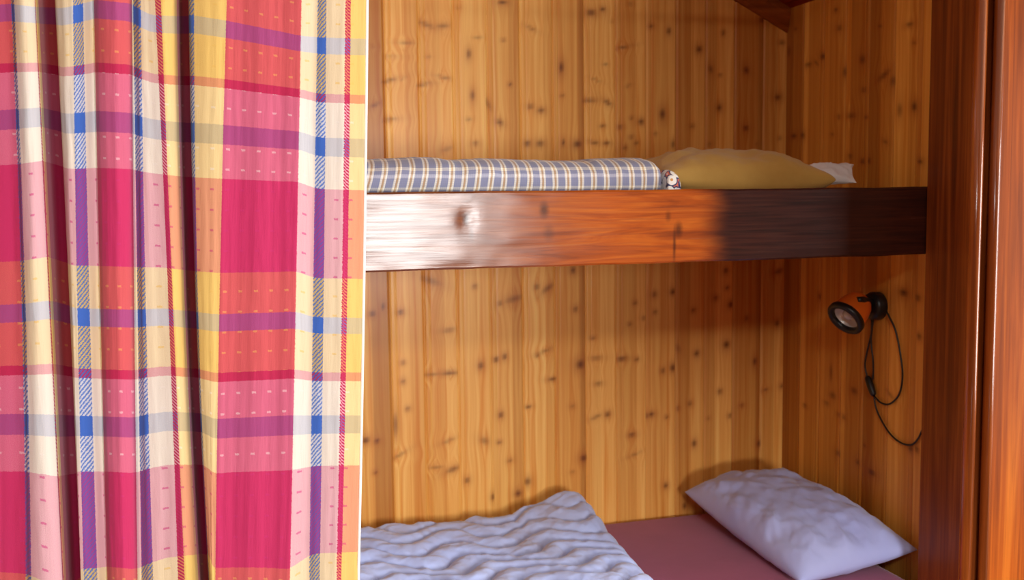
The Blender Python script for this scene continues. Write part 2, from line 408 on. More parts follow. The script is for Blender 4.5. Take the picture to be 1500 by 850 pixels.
box('wall_room_left', (RX0 - .1, RX0, RY0 - .12, 2.0, 0, RZ), M_room)['kind'] = 'structure'
box('ceiling_room', (RX0 - .1, RX1 + .1, RY0 - .12, 1.9, RZ, RZ + .08), M_plaster)['kind'] = 'structure'
box('floor', (RX0 - .1, RX1 + .1, RY0 - .12, WB + .1, -.08, 0), M_floor)['kind'] = 'structure'
box('wall_opening_right', (2.05, RX1, 1.93, 2.0, 0, RZ), M_plaster)['kind'] = 'structure'
box('wall_opening_left', (RX0, WL, 1.93, 2.0, 0, RZ), M_room)['kind'] = 'structure'
# unseen light blocker, added, hanging from the ceiling beside the camera; it keeps the window light off the head end of the bunks
box('wall_light_blocker', (.98, 1.80, .25, .36, .97, RZ), M_roomdark, bev=.004)['kind'] = 'structure'
def window(name, axis, a0, a1, z0, z1, d0, d1):
    bm = bmesh.new(); m_ = (a0 + a1) / 2
    for (p, q, r, t) in ((a0, a0 + .05, z0, z1), (a1 - .05, a1, z0, z1), (a0 + .05, a1 - .05, z0, z0 + .05), (a0 + .05, a1 - .05, z1 - .05, z1), (m_ - .025, m_ + .025, z0 + .05, z1 - .05)):
        if axis == 'X': box_bm(bm, p, q, d0, d1, r, t)
        else: box_bm(bm, d0, d1, p, q, r, t)
    structure(link(name, bm_mesh(name, bm), M_trimwood))
window('window_1', 'X', WX0, WX1, WZ0, WZ1, RY0 - .09, RY0 - .04)
window('window_2', 'Y', VY0, VY1, VZ0, VZ1, RX1 + .04, RX1 + .09)

# ------------------------------------------------------------------ upper bunk
RAIL_T = EYE + .013; RAIL_B = EYE - .147
def rail_material():
    n = N('worn_rail_painted_shade')
    tc = n.new('ShaderNodeTexCoord').outputs['Object']
    sp = n.new('ShaderNodeSeparateXYZ'); n.lk(tc, sp.inputs[0])
    x, y, z = sp.outputs
    v = n.comb(n.math('MULTIPLY', x, 3.0), n.math('MULTIPLY', y, 30.0), n.math('MULTIPLY', z, 38.0))
    g1 = n.noise(v, 1.0, 4.0, .55, 1.4)
    g2 = n.noise(n.comb(n.math('MULTIPLY', x, 6.0), n.math('MULTIPLY', y, 90.0), n.math('MULTIPLY', z, 260.0)), 1.0, 4.0, .6)
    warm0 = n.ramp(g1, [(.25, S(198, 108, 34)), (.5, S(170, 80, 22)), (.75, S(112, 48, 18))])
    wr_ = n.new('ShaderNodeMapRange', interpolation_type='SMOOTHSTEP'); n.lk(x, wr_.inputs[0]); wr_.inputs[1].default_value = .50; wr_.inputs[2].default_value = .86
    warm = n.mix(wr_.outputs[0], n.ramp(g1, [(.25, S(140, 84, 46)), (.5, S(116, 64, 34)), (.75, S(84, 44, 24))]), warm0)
    rail_shade = n.ramp(g1, [(.25, S(62, 28, 20)), (.55, S(48, 22, 17)), (.8, S(34, 17, 14))])
    # shade over the head end, painted into the rail colour with a soft edge
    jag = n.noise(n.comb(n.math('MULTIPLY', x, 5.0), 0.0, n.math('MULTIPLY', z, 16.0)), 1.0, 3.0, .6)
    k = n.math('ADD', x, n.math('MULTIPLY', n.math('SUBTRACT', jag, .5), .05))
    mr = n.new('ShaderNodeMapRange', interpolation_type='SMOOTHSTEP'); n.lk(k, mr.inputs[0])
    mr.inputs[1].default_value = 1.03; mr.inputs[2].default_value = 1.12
    c = n.mix(mr.outputs[0], warm, rail_shade)
    c = n.mix(n.math('MULTIPLY', n.ramp(g2, [(.45, V(0.0)), (.75, V(1.0))]), .4), c, S(90, 40, 18))
    for (kx, kz, rx, rz, dk) in ((.512, EYE - .045, .008, .013, .8), (.522, EYE - .072, .006, .018, .35), (.68, EYE - .027, .011, .018, .75), (.69, EYE - .075, .012, .018, .4), (.98, EYE - .11, .004, .04, .7), (.99, EYE - .075, .010, .018, .7), (.965, EYE - .045, .007, .012, .5)):
        d = n.math('SQRT', n.math('ADD', n.math('POWER', n.math('DIVIDE', n.math('SUBTRACT', x, kx), rx), 2.0), n.math('POWER', n.math('DIVIDE', n.math('SUBTRACT', z, kz), rz), 2.0)))
        f = n.math('MULTIPLY', n.math('SUBTRACT', 1.3, d, clamp=True), dk)
        c = n.mix(f, c, S(52, 24, 14))
    hgt = n.math('ADD', n.math('MULTIPLY', g1, 1.0), n.math('MULTIPLY', g2, .25))
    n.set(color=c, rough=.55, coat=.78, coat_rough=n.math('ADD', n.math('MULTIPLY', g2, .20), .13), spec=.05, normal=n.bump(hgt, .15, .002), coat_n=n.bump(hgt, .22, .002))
    return n.m
ub = empty('upper_bunk', (WL, 2.05, RAIL_B), 'upper bunk with a thick wooden front rail, orange-brown at left and painted shade at right', 'bunk bed')
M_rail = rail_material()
bm = bmesh.new()
# front rail, finely cut so that the worn edge can be a little uneven
nx, nz = 150, 14
prof = [(.045, 0.0), (.004, 0.0), (.0, .004)] + [(.0, .004 + (.152) * k / nz) for k in range(1, nz)] + [(.0, .156), (.004, .160), (.045, .160)]
vs = []
for i in range(nx + 1):
    x = WL + (WR - WL) * i / nx
    for (dy, dz) in prof:
        w = .0012 * fbm((x * 7, dz * 30, 3.1)) if dy < .01 else 0
        e = .0015 * fbm((x * 9, 0, 8.2)) if (dz < .005 or dz > .155) else 0
        # knot pit with a raised lip
        d = math.hypot((x - .512) / .012, (RAIL_B + dz - (EYE - .045)) / .018)
        w += .004 * math.exp(-d * d) if dy < .01 else 0
        vs.append((x, 2.05 + dy + w, RAIL_B + dz + e))
n = len(prof)
fs = []
for i in range(nx):
    for k in range(n):
        fs.append((i * n + k, i * n + (k + 1) % n, (i + 1) * n + (k + 1) % n, (i + 1) * n + k))
fs += [tuple(range(n)), tuple(range(nx * n, nx * n + n))[::-1]]
me = mesh('front_rail', vs, fs)
bmx = bmesh.new(); bmx.from_mesh(me); bmesh.ops.recalc_face_normals(bmx, faces=bmx.faces); bmx.to_mesh(me); bmx.free()
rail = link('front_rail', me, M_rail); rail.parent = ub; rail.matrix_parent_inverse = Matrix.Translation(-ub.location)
for p in me.polygons: p.use_smooth = True
me.set_sharp_from_angle(angle=math.radians(28))
box('base_board', (WL + .002, WR - .002, 2.095, WB - .006, RAIL_B + .03, RAIL_B + .048), M_trimwood, ub)

TOPM = RAIL_T - .03
M_mat = N('striped_mattress_cloth').set(color=(190, 184, 176), rough=.9)
def soft_slab(name, b, mat, parent=None, r=.03, seg=4, n=30):
    bm = bmesh.new(); box_bm(bm, *b, bev=r, seg=seg)
    o = link(name, bm_mesh(name, bm), mat, parent, smooth=True); return o
tag(soft_slab('mattress', (WL + .01, 1.66, 2.10, WB - .015, RAIL_B + .048, TOPM), M_mat, r=.02),
    'thin grey mattress on the upper bunk, hidden behind the wooden rail', 'mattress')

# ------------------------------------------------------------------ checked blanket on the upper bunk
def check_material():
    n = N('checked_cotton')
    uv = n.new('ShaderNodeUVMap', uv_map='UVMap').outputs[0]
    sp = n.new('ShaderNodeSeparateXYZ'); n.lk(uv, sp.inputs[0])
    u, v = sp.outputs[0], sp.outputs[1]
    def stripes(s, period, stops):
        return n.ramp(n.math('FRACT', n.math('DIVIDE', s, period)), stops, 'CONSTANT')
    blue = S(132, 136, 164); cream = S(250, 244, 226); och = S(198, 154, 62)
    wu = stripes(u, .0300, [(0, cream), (.15, och), (.31, cream), (.45, blue)])
    wv = stripes(v, .041, [(0, blue), (.42, S(225, 226, 238)), (.60, blue), (.80, cream), (.95, blue)])
    fu = stripes(u, .0300, [(0, V(1.0)), (.45, V(0.0))])
    c = n.mix(.36, wu, wv)
    # fine thread lines
    tu = n.math('GREATER_THAN', n.math('SINE', n.math('MULTIPLY', u, 1500.0)), .3)
    tv = n.math('GREATER_THAN', n.math('SINE', n.math('MULTIPLY', v, 1500.0)), .3)
    c = n.mix(n.math('MULTIPLY', tu, .16), c, S(98, 104, 140))
    c = n.mix(n.math('MULTIPLY', tv, .16), c, S(112, 112, 140))
    n.set(color=c, rough=.85, sheen=.2, normal=n.bump(n.math('ADD', tu, tv), .1, .0005))
    return n.m
def blanket():
    xs_px = [540, 580, 610, 640, 660, 690, 710, 760, 800, 850, 862, 912, 930, 945, 955]
    ys_px = [232, 231, 228, 229, 233, 231, 230, 232, 233, 235, 232, 230, 229.5, 231, 239]
    Xs = []; Zs = []
    for a, b in zip(xs_px, ys_px):
        p = on(a, b, 1, 2.19); Xs.append(p[0]); Zs.append(p[2])
    x0, x1 = WL + .03, Xs[-1]
    ns = 190; m = 44
    vs = []; uvs = []
    zb = TOPM + .001
    for i in range(ns + 1):
        t = i / ns
        x = x0 + (x1 - x0) * t
        zt = float(np.interp(x, Xs, Zs))
        endf = min(1.0, (x1 - x) / .035); endf = math.sqrt(max(0, 1 - (1 - endf) ** 2)) if endf < 1 else 1.0
        h = (zt - zb)
        Yf, Yb = 2.112 + (1 - endf) * .02, 2.46
        # closed cross section: front bottom -> bulging front -> top -> back
        pts = []
        for k in range(m):
            s = k / m
            ang = -math.pi / 2 - 2 * math.pi * s
            cy, cz = math.cos(ang), math.sin(ang)
            e = 2 / 3.2
            px = math.copysign(abs(cy) ** e, cy); pz = math.copysign(abs(cz) ** (2 / 2.6), cz)
            yy = (Yf + Yb) / 2 + px * (Yb - Yf) / 2 * (.97 + .03 * endf)
            zz = zb + h / 2 + pz * h / 2
            pts.append((yy, zz))
        acc = 0
        for k, (yy, zz) in enumerate(pts):
            if k: acc += math.hypot(yy - pts[k - 1][0], zz - pts[k - 1][1])
            wr = .0035 * fbm((x * 9 + zz * 14, yy * 10, zz * 16)) + .002 * fbm((x * 30, yy * 22, zz * 30))
            lean = -.10 * max(0, .75 - x)
            vs.append((x, yy - wr if yy < 2.25 else yy, max(zb, zz + (wr * .6 if zz > zb + h * .6 else 0))))
            uvs.append((x + (zz - zb) * (-.35 * max(0, 1.0 - (x - .25) / .5)), zz - zb if yy < 2.16 else .065 + (yy - 2.16)))
    fs = []
    for i in range(ns):
        for k in range(m):
            fs.append((i * m + k, i * m + (k + 1) % m, (i + 1) * m + (k + 1) % m, (i + 1) * m + k))
    fs += [tuple(range(m)), tuple(range(ns * m, ns * m + m))[::-1]]
    me = mesh('checked_blanket', vs, fs)
    b2 = bmesh.new(); b2.from_mesh(me); bmesh.ops.recalc_face_normals(b2, faces=b2.faces); b2.to_mesh(me); b2.free()
    ul = me.uv_layers.new(name='UVMap')
    for l in me.loops: ul.data[l.index].uv = uvs[l.vertex_index]
    return link('checked_blanket', me, check_material(), smooth=True)
tag(blanket(), 'folded blue, cream and ochre checked blanket lying along the upper bunk rail', 'blanket')

# ------------------------------------------------------------------ pillows
def pillow_mesh(name, P00, P10, P11, P01, T, n=70, exp=.5, pinch=.07, wr=.006, wscale=8., seed=0., up=None, zmin=None, tops=1.0, bots=1.0, radial=.0):
    P = [np.array(p, float) for p in (P00, P10, P11, P01)]
    nr = nrm(np.cross(P[1] - P[0], P[3] - P[0]))
    if nr[2] < 0: nr = -nr
    if up is not None: nr = nrm(np.array(up, float))
    vs = []; idx = {}
    for sd in (1, -1):
        for i in range(n + 1):
            for j in range(n + 1):
                x = math.sin((i / n - .5) * math.pi); y = math.sin((j / n - .5) * math.pi)
                if sd == -1 and (i in (0, n) or j in (0, n)):
                    idx[(sd, i, j)] = idx[(1, i, j)]; continue
                xx = x * (1 - pinch * (1 - y * y) * abs(x)); yy = y * (1 - pinch * (1 - x * x) * abs(y))
                a, b = (xx + 1) / 2, (yy + 1) / 2
                p = P[0] * (1 - a) * (1 - b) + P[1] * a * (1 - b) + P[2] * a * b + P[3] * (1 - a) * b
                h = ((1 - x * x) * (1 - y * y)); hh = h ** exp if h > 0 else 0
                w = 0
                if h > 0:
                    q = (p[0] * wscale + seed, p[1] * wscale, p[2] * wscale)
                    r1 = 1 - abs(fbm((q[0], q[1] * .6, q[2])))*2.2
                    w = wr * (r1 + .8 * fbm((q[0] * 2.2, q[1] * 2.2, seed))) * min(1, h * 7)
                    if radial:
                        th = math.atan2(y, x)
                        w += radial * math.sin(th * 11 + 3 * fbm((x * 2, y * 2, seed))) * min(1, h * 3) * (x * x + y * y)
                p = p + nr * (sd * T / 2 * hh * (tops if sd == 1 else bots) + (w if sd == 1 else -w * .3))
                if zmin is not None and p[2] < zmin: p[2] = zmin
                idx[(sd, i, j)] = len(vs); vs.append(p)
    fs = []
    for i in range(n):
        for j in range(n):
            q = [idx[(1, i, j)], idx[(1, i + 1, j)], idx[(1, i + 1, j + 1)], idx[(1, i, j + 1)]]
            fs.append(q)
            q = [idx[(-1, i, j)], idx[(-1, i, j + 1)], idx[(-1, i + 1, j + 1)], idx[(-1, i + 1, j)]]
            fs.append(q)
    me = mesh(name, vs, fs)
    b2 = bmesh.new(); b2.from_mesh(me); bmesh.ops.recalc_face_normals(b2, faces=b2.faces); b2.to_mesh(me); b2.free()
    return me
def cloth(name, col, col2=None, wscale=900, rough=.85, sheen=.25, bump=.15):
    n = N(name)
    tc = n.new('ShaderNodeTexCoord').outputs['Object']
    a = n.noise(tc, 6.0, 4.0, .6); w = n.noise(tc, wscale, 2.0, .5)
    c = n.mix(n.ramp(a, [(.35, V(0.)), (.7, V(1.))]), S(*col), S(*(col2 or tuple(int(x * .94) for x in col))))
    n.set(color=c, rough=rough, sheen=sheen, normal=n.bump(n.math('ADD', n.math('MULTIPLY', w, .4), n.math('MULTIPLY', n.noise(tc, 28.0, 3.0, .6), 1.0)), bump, .003))
    return n.m

M_yel = cloth('mustard_cotton', (198, 158, 80), (180, 138, 62), bump=.6)
ypx = [(958, 262), (1226, 262)]
L_ = on(957, 255, 1, 2.42); R_ = on(1221, 258, 1, 2.16)
yp = empty('pillow', ((L_[0] + R_[0]) / 2, 2.38, TOPM), 'plump mustard yellow pillow on the upper bunk beside the checked blanket', 'pillow')
zt = on(1060, 218, 1, 2.33)[2] - TOPM
zc = TOPM + zt * .47
me = pillow_mesh('pillowcase', (1.040, 2.215, zc), (R_[0], 2.15, zc - .012), (R_[0] + .02, 2.60, zc - .01), (L_[0] - .02, 2.60, zc), zt * 1.04, exp=.34, pinch=.02, wr=.009, wscale=6.5, seed=3.3, up=(0, 0, 1), zmin=TOPM + .001, radial=.006)
link('pillowcase', rel(me, yp), M_yel, yp, smooth=True)
M_wht = cloth('white_cotton_end', (236, 234, 238))
Q = lambda px, py, y: tuple(on(px, py, 1, y))
me = pillow_mesh('inner_pillow_end', Q(1180, 268, 2.20), Q(1255, 268, 2.20), Q(1251, 241, 2.30), Q(1180, 243, 2.30), .035, n=30, exp=.5, pinch=.16, wr=.006, wscale=16, seed=8, up=(0, -.5, 1), zmin=TOPM + .001)
tag(link('inner_pillow_end', rel(me, yp), M_wht, yp, smooth=True), 'white end of the inner pillow sticking out')

def floral_material():
    n = N('navy_floral_cotton')
    tc = n.new('ShaderNodeTexCoord').outputs['Object']
    vo = n.new('ShaderNodeTexVoronoi'); n.lk(tc, vo.inputs['Vector']); vo.inputs['Scale'].default_value = 46
    d = vo.outputs['Distance']
    wob = n.math('ADD', d, n.math('MULTIPLY', n.math('SUBTRACT', n.noise(tc, 130.0, 2.0), .5), .22))
    c = n.ramp(wob, [(0.0, S(206, 150, 84)), (.17, S(240, 238, 232)), (.58, S(40, 46, 96)), (.72, S(214, 112, 84)), (.86, S(232, 232, 236))], 'CONSTANT')
    n.set(color=c, rough=.85, sheen=.2)
    return n.m
a = on(958, 262, 1, 2.13); b = on(991, 262, 1, 2.13); fx = on(955, 239, 1, 2.19)[0] + .0015; ft = on(975, 250, 1, 2.13)[2] - TOPM
me = pillow_mesh('floral_cloth', (fx, 2.105, TOPM + ft * .45), (b[0], 2.108, TOPM + ft * .42), (b[0] + .01, 2.20, TOPM + ft * .42), (fx, 2.20, TOPM + ft * .45), ft * 1.15, n=36, exp=.22, pinch=.0, wr=.002, wscale=18, seed=1.5, up=(0, 0, 1), zmin=TOPM + .001)
tag(link('floral_cloth', me, floral_material(), smooth=True), 'small rolled floral cloth in navy and white between checked blanket and yellow pillow', 'cloth')

# ------------------------------------------------------------------ lower bunk
BED = EYE - .965
lb = empty('lower_bunk', (WL, 2.06, 0), 'lower bunk base under the red sheeted mattress', 'bunk bed')
box('front_board', (WL + .002, WR - .002, 2.062, 2.10,   .10, .279), M_frame, lb, bev=.003)
box('base_board', (WL + .002, WR - .002, 2.10, WB - .006, .26, .28), M_trimwood, lb)
for x in (WL + .03, WR - .08):
    box('foot', (x, x + .05, 2.102, 2.16, 0.0, .26), M_frame, lb)
M_red = cloth('raspberry_sheet', (166, 56, 110), (156, 48, 102), rough=.9)
def lower_mattress():
    nx, ny = 120, 44
    x0, x1, y0, y1 = WL + .01, 1.655, 2.07, WB - .012
    bm = bmesh.new(); vs = []
    o = soft_slab('lower_mattress', (x0, x1, y0, y1, .281, BED), M_red, r=.028, seg=5)
    return o
mt = lower_mattress(); mt.name = 'mattress'
tag(mt, 'lower bunk mattress covered with a plain raspberry red sheet', 'mattress')

# quilted duvet
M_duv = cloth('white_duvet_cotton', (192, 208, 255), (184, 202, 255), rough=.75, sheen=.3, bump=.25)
def duvet():
    pk = [(535, 763), (580, 761), (640, 757), (700, 750), (745, 748), (758, 738), (800, 722), (822, 714), (835, 711.5), (848, 718), (862, 736), (880, 762)]
    YB = 2.715
    Xs = []; Zs = []
    for a, b in pk:
        p = on(a, b, 1, YB); Xs.append(p[0]); Zs.append(p[2])
    # right border of the duvet on the bed
    E0 = on(868, 738, 1, 2.66); E1 = on(905, 792, 2, BED + .045); E2 = on(960, 850, 2, BED + .045)
    def xr(y):
        return float(np.interp(y, [2.02, E2[1], E1[1], 2.715], [E2[0] + (E2[0] - E1[0]) / (E2[1] - E1[1]) * (2.02 - E2[1]), E2[0], E1[0], on(856, 722, 1, 2.715)[0] + .02]))
    nu, nv = 300, 190
    y0 = 2.085
    vs = []; Zt = {}
    for i in range(nu + 1):
        s = i / nu
        for j in range(nv + 1):
            t = j / nv
            y = y0 + (YB - y0) * t
            xR = xr(y)
            x = (WL + .02) + (xR - WL - .02) * s
            zb = float(np.interp(x, Xs, Zs)) - BED          # crest height at the back
            base = .062 + .014 * fbm((x * 3, y * 3, 2.))
            k = max(0, min(1, (y - 2.36) / (YB - 2.36))); k = k * k * (3 - 2 * k)
            h = base * (1 - k) + (zb - .012) * k
            v = (y - .10 * (x - .9) * 0.0) / .072 + .46 * math.sin(x * 2 * math.pi / .24 + 2.1 * math.sin(y * 8)) + .35 * fbm((x * 3, y * 3, 6.), 2)
            puff = abs(math.sin(math.pi * v)) ** .55
            amp = .026 * (1 - .35 * k)
            h += amp * (puff - .75)
            cr = 1 - abs(fbm((x * 7 + y * 9, y * 13 - x * 5, .3))) * 2
            h += .0040 * cr + .0030 * (1 - 2 * abs(fbm((x * 20 + y * 8, y * 12, 1.))))
            # rounded borders
            de = (xR - x); e = min(1, max(0, de / .05)); e = math.sqrt(max(0, 1 - (1 - e) ** 2))
            db = (YB - y); e2 = min(1, max(0, db / .03 + .0)); e2 = math.sqrt(max(0, 1 - (1 - e2) ** 2))
            df = (y - y0); e3 = min(1, max(0, df / .04)); e3 = math.sqrt(max(0, 1 - (1 - e3) ** 2))
            h = max(.0, h) * min(e, e3) * (.35 + .65 * e2)
            vs.append((x, y, BED + .001 + max(0.0008, h)))
    n1 = len(vs)
    fs = grid_faces(nu + 1, nv + 1)
    # underside skirt
    def vid(i, j): return i * (nv + 1) + j
    border = [vid(i, 0) for i in range(nu + 1)] + [vid(nu, j) for j in range(1, nv + 1)] + [vid(i, nv) for i in range(nu - 1, -1, -1)] + [vid(0, j) for j in range(nv - 1, 0, -1)]
    low = []
    for b in border:
        p = vs[b]; low.append(len(vs)); vs.append((p[0], p[1], BED + .001))
    L = len(border)
    for q in range(L): fs.append((border[q], border[(q + 1) % L], low[(q + 1) % L], low[q]))
    fs.append(tuple(low))
    me = mesh('duvet', vs, fs)
    b2 = bmesh.new(); b2.from_mesh(me); bmesh.ops.recalc_face_normals(b2, faces=b2.faces); b2.to_mesh(me); b2.free()
    return link('duvet', me, M_duv, smooth=True)
tag(duvet(), 'white quilted duvet with scalloped stitching spread over the red mattress', 'duvet')

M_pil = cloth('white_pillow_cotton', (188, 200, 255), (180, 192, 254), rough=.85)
A_ = on(1003, 721, 2, BED + .085); B_ = on(1344, 806, 0, 1.688)
C_ = on(1172, 854, 2, BED + .02)
D_ = np.array([1.665, 2.735, BED + .095])
wp = pillow_mesh('pillow', C_, B_, D_, A_, .20, n=110, exp=.46, pinch=.03, wr=.009, wscale=6.0, seed=5.2, zmin=BED + .001, bots=.7, radial=.006)
tag(link('pillow', wp, M_pil, smooth=True), 'crumpled white pillow on the red sheet, pushed into the corner of the lower bunk', 'pillow')

# ------------------------------------------------------------------ reading lamp on the right wall
M_blk = N('black_plastic').set(color=(22, 24, 24), rough=.38)
M_org = N('orange_enamel').set(color=(236, 112, 28), rough=.35, coat=.3)
M_chr = N('frosted_reflector').set(color=(216, 218, 216), rough=.32, metal=.3)
M_glass = N('bulb_face').set(color=(200, 204, 200), rough=.18, coat=.6)
bc = on(1288, 448, 0, WR)
lamp = empty('wall_lamp', tuple(bc), 'small orange reading lamp with black rim on the right plank wall', 'lamp')
pr = [(0, 0.0), (.036, 0.0), (.0375, .003), (.0375, .022), (.034, .029), (.024, .033), (.0, .034)]
link('wall_mount', rel(lathe_mesh('wall_mount', pr, (-1, 0, 0), tuple(bc)), lamp), M_blk, lamp, smooth=True)
rim_c = on(1238, 467, 0, WR - .115)
vd = nrm(ray(1238, 467)); rt = nrm(np.cross(vd, np.array([0.0, 0.0, 1.0]))); upv = np.cross(rt, vd)
th_ = math.radians(57)
ax = -vd * math.cos(th_) + math.sin(th_) * (-.63 * rt - .775 * upv)     # points out of the shade, towards the bed
bk = -ax
R0 = .0485
shp = [(R0 - .004, .004), (R0 - .002, .010), (R0 - .003, .024), (R0 - .006, .044), (R0 - .011, .062), (R0 - .020, .076), (R0 - .034, .083), (.0, .085)]
shp_in = [(.0, .072), (R0 - .038, .070), (R0 - .026, .064), (R0 - .016, .054), (R0 - .009, .040), (R0 - .006, .024), (R0 - .005, .006)]
link('lamp_shade', rel(lathe_mesh('lamp_shade', shp_in + shp, tuple(bk), tuple(rim_c)), lamp), M_org, lamp, smooth=True)
rp = [(R0 - .013, .010), (R0 - .014, .002), (R0 - .010, -.006), (R0 - .002, -.007), (R0 + .003, -.002), (R0 + .003, .008), (R0 - .002, .012), (R0 - .013, .010)]
link('rim', rel(lathe_mesh('rim', rp, tuple(bk), tuple(rim_c)), lamp), M_blk, lamp, smooth=True)
rf = [(R0 - .013, .006), (R0 - .018, .016), (R0 - .026, .024), (.018, .027), (.0, .028)]
link('reflector', rel(lathe_mesh('reflector', rf, tuple(bk), tuple(rim_c)), lamp), M_chr, lamp, smooth=True)
bl = [(.0, .004), (.008, .005), (.0145, .010), (.0165, .018), (.012, .028), (.009, .034)]
link('bulb', rel(lathe_mesh('bulb', bl, tuple(bk), tuple(rim_c)), lamp), M_glass, lamp, smooth=True)
# bracket arm from the mount to the shade
e1 = bc + np.array([-.030, 0, .0]); e2 = on(1259, 441, 0, WR - .070)
e2s = rim_c + bk * .060 + np.array([0, -.0, .03])
a1 = rim_c + bk * .055 - vd * .040 + np.array([0, 0, .014])
am = tube_mesh('bracket_arm', catmull([bc + np.array([-.020, .0, .010]), bc + np.array([-.034, -.010, .012]), a1 + (bc - a1) * .28 + np.array([-.012, -.012, .006]), a1], 8), [.010] * 9 + [.009] * 8 + [.008] * 8, 12)
link('bracket_arm', rel(am, lamp), M_blk, lamp, smooth=True)
def wp_(px, py, off=.006): return on(px, py, 0, WR - off)
cp = [wp_(1298, 456, .012), wp_(1303, 465, .010), wp_(1312, 485), wp_(1319, 520), wp_(1322, 552), wp_(1317, 578), wp_(1303, 592), wp_(1290, 590), wp_(1281, 581)]
cq = [wp_(1277, 468, .012), wp_(1276, 490, .010), wp_(1270, 516), wp_(1267, 535), wp_(1270, 552)]
cr_ = [wp_(1280, 580), wp_(1285, 603), wp_(1301, 632), wp_(1318, 648), wp_(1334, 652), wp_(1344, 644), wp_(1352, 628)]
cs = [wp_(1279, 468, .014), wp_(1276, 500, .012), wp_(1279, 530, .012), wp_(1279, 556, .01)]
for c_ in (cp, cq, cs, cr_):
    link('cord', rel(tube_mesh('cord', catmull(c_, 10), .0024, 8), lamp), M_blk, lamp, smooth=True)
s0, s1 = wp_(1270, 551, .010), wp_(1280, 580, .010)
sw = tube_mesh('cord_switch', [s0 + (s1 - s0) * k for k in (0, .05, .15, .5, .85, .95, 1)], [.004, .007, .0085, .0095, .0085, .007, .004], 12)
link('cord_switch', rel(sw, lamp), M_blk, lamp, smooth=True)

# ------------------------------------------------------------------ curtain
# stations across the cloth: (width of cloth, x at top / middle / bottom of the view, depth m)
ST = [  # s_width, xt, xm, xb, d
    (0, -60, -50, -45, .010), (25, -30, -20, -12, -.006), (18, 0, 10, 12, .016),
    (14, 16, 31, 37, .014), (6, 21, 37, 46, .000), (14, 34, 52, 67, -.010), (15, 48, 67, 88, .000), (5, 51, 72, 92, .010), (8, 55, 76, 96, .026),
    (30, 66, 87, 108, .105), (32, 92, 111, 133, .100), (22, 81, 102, 121, .030), (12, 90, 104, 119, .004), (16, 106, 112, 122, -.002), (18, 121, 130, 142, .004), (16, 134, 143, 155, .020),
    (5, 137, 146, 157, .018), (14, 146, 154, 164, -.004), (25, 168, 173, 180, -.012), (20, 186, 189, 194, -.001), (8, 192, 195, 200, .014), (8, 194, 200, 206, .022), (8, 200, 206, 214, .014), (6, 205, 211, 222, .006),
    (16, 216, 230, 242, .004), (10, 225, 244, 258, .002), (10, 235, 252, 270, -.003), (16, 250, 263, 283, .004), (10, 258, 269, 290, .024),
    (26, 266, 277, 299, .105), (26, 292, 304, 326, .105), (18, 277, 288, 308, .032), (12, 283, 289, 307, .006),
    (18, 304, 302, 310, -.004), (22, 330, 320, 314, -.006), (28, 357, 348, 340, -.003), (28, 385, 377, 368, -.007), (28, 413, 405, 397, -.004), (26, 440, 432, 423, -.007),
    (22, 463, 456, 450, .002), (14, 476, 472, 466, -.003), (28, 505, 500, 492, -.008), (7, 512, 507, 498, -.006), (25, 537, 532, 524, .002)]
# cloth coordinate of colour changes along the stations (warp colour id per interval, left to right)
WARP = ['R', 'R', 'R',
        'B', 'C', 'C', 'r', 'Y',
        'R', 'R', 'R', 'C', 'C', 'B', 'C',
        'C', 'R', 'R', 'R', 'R', 'C', 'B', 'B',
        'C', 'C', 'r', 'Y', 'Y',
        'R', 'R', 'R', 'B',
        'Y', 'Y', 'R', 'R', 'R', 'R',
        'C', 'B', 'C', 'r', 'Y']
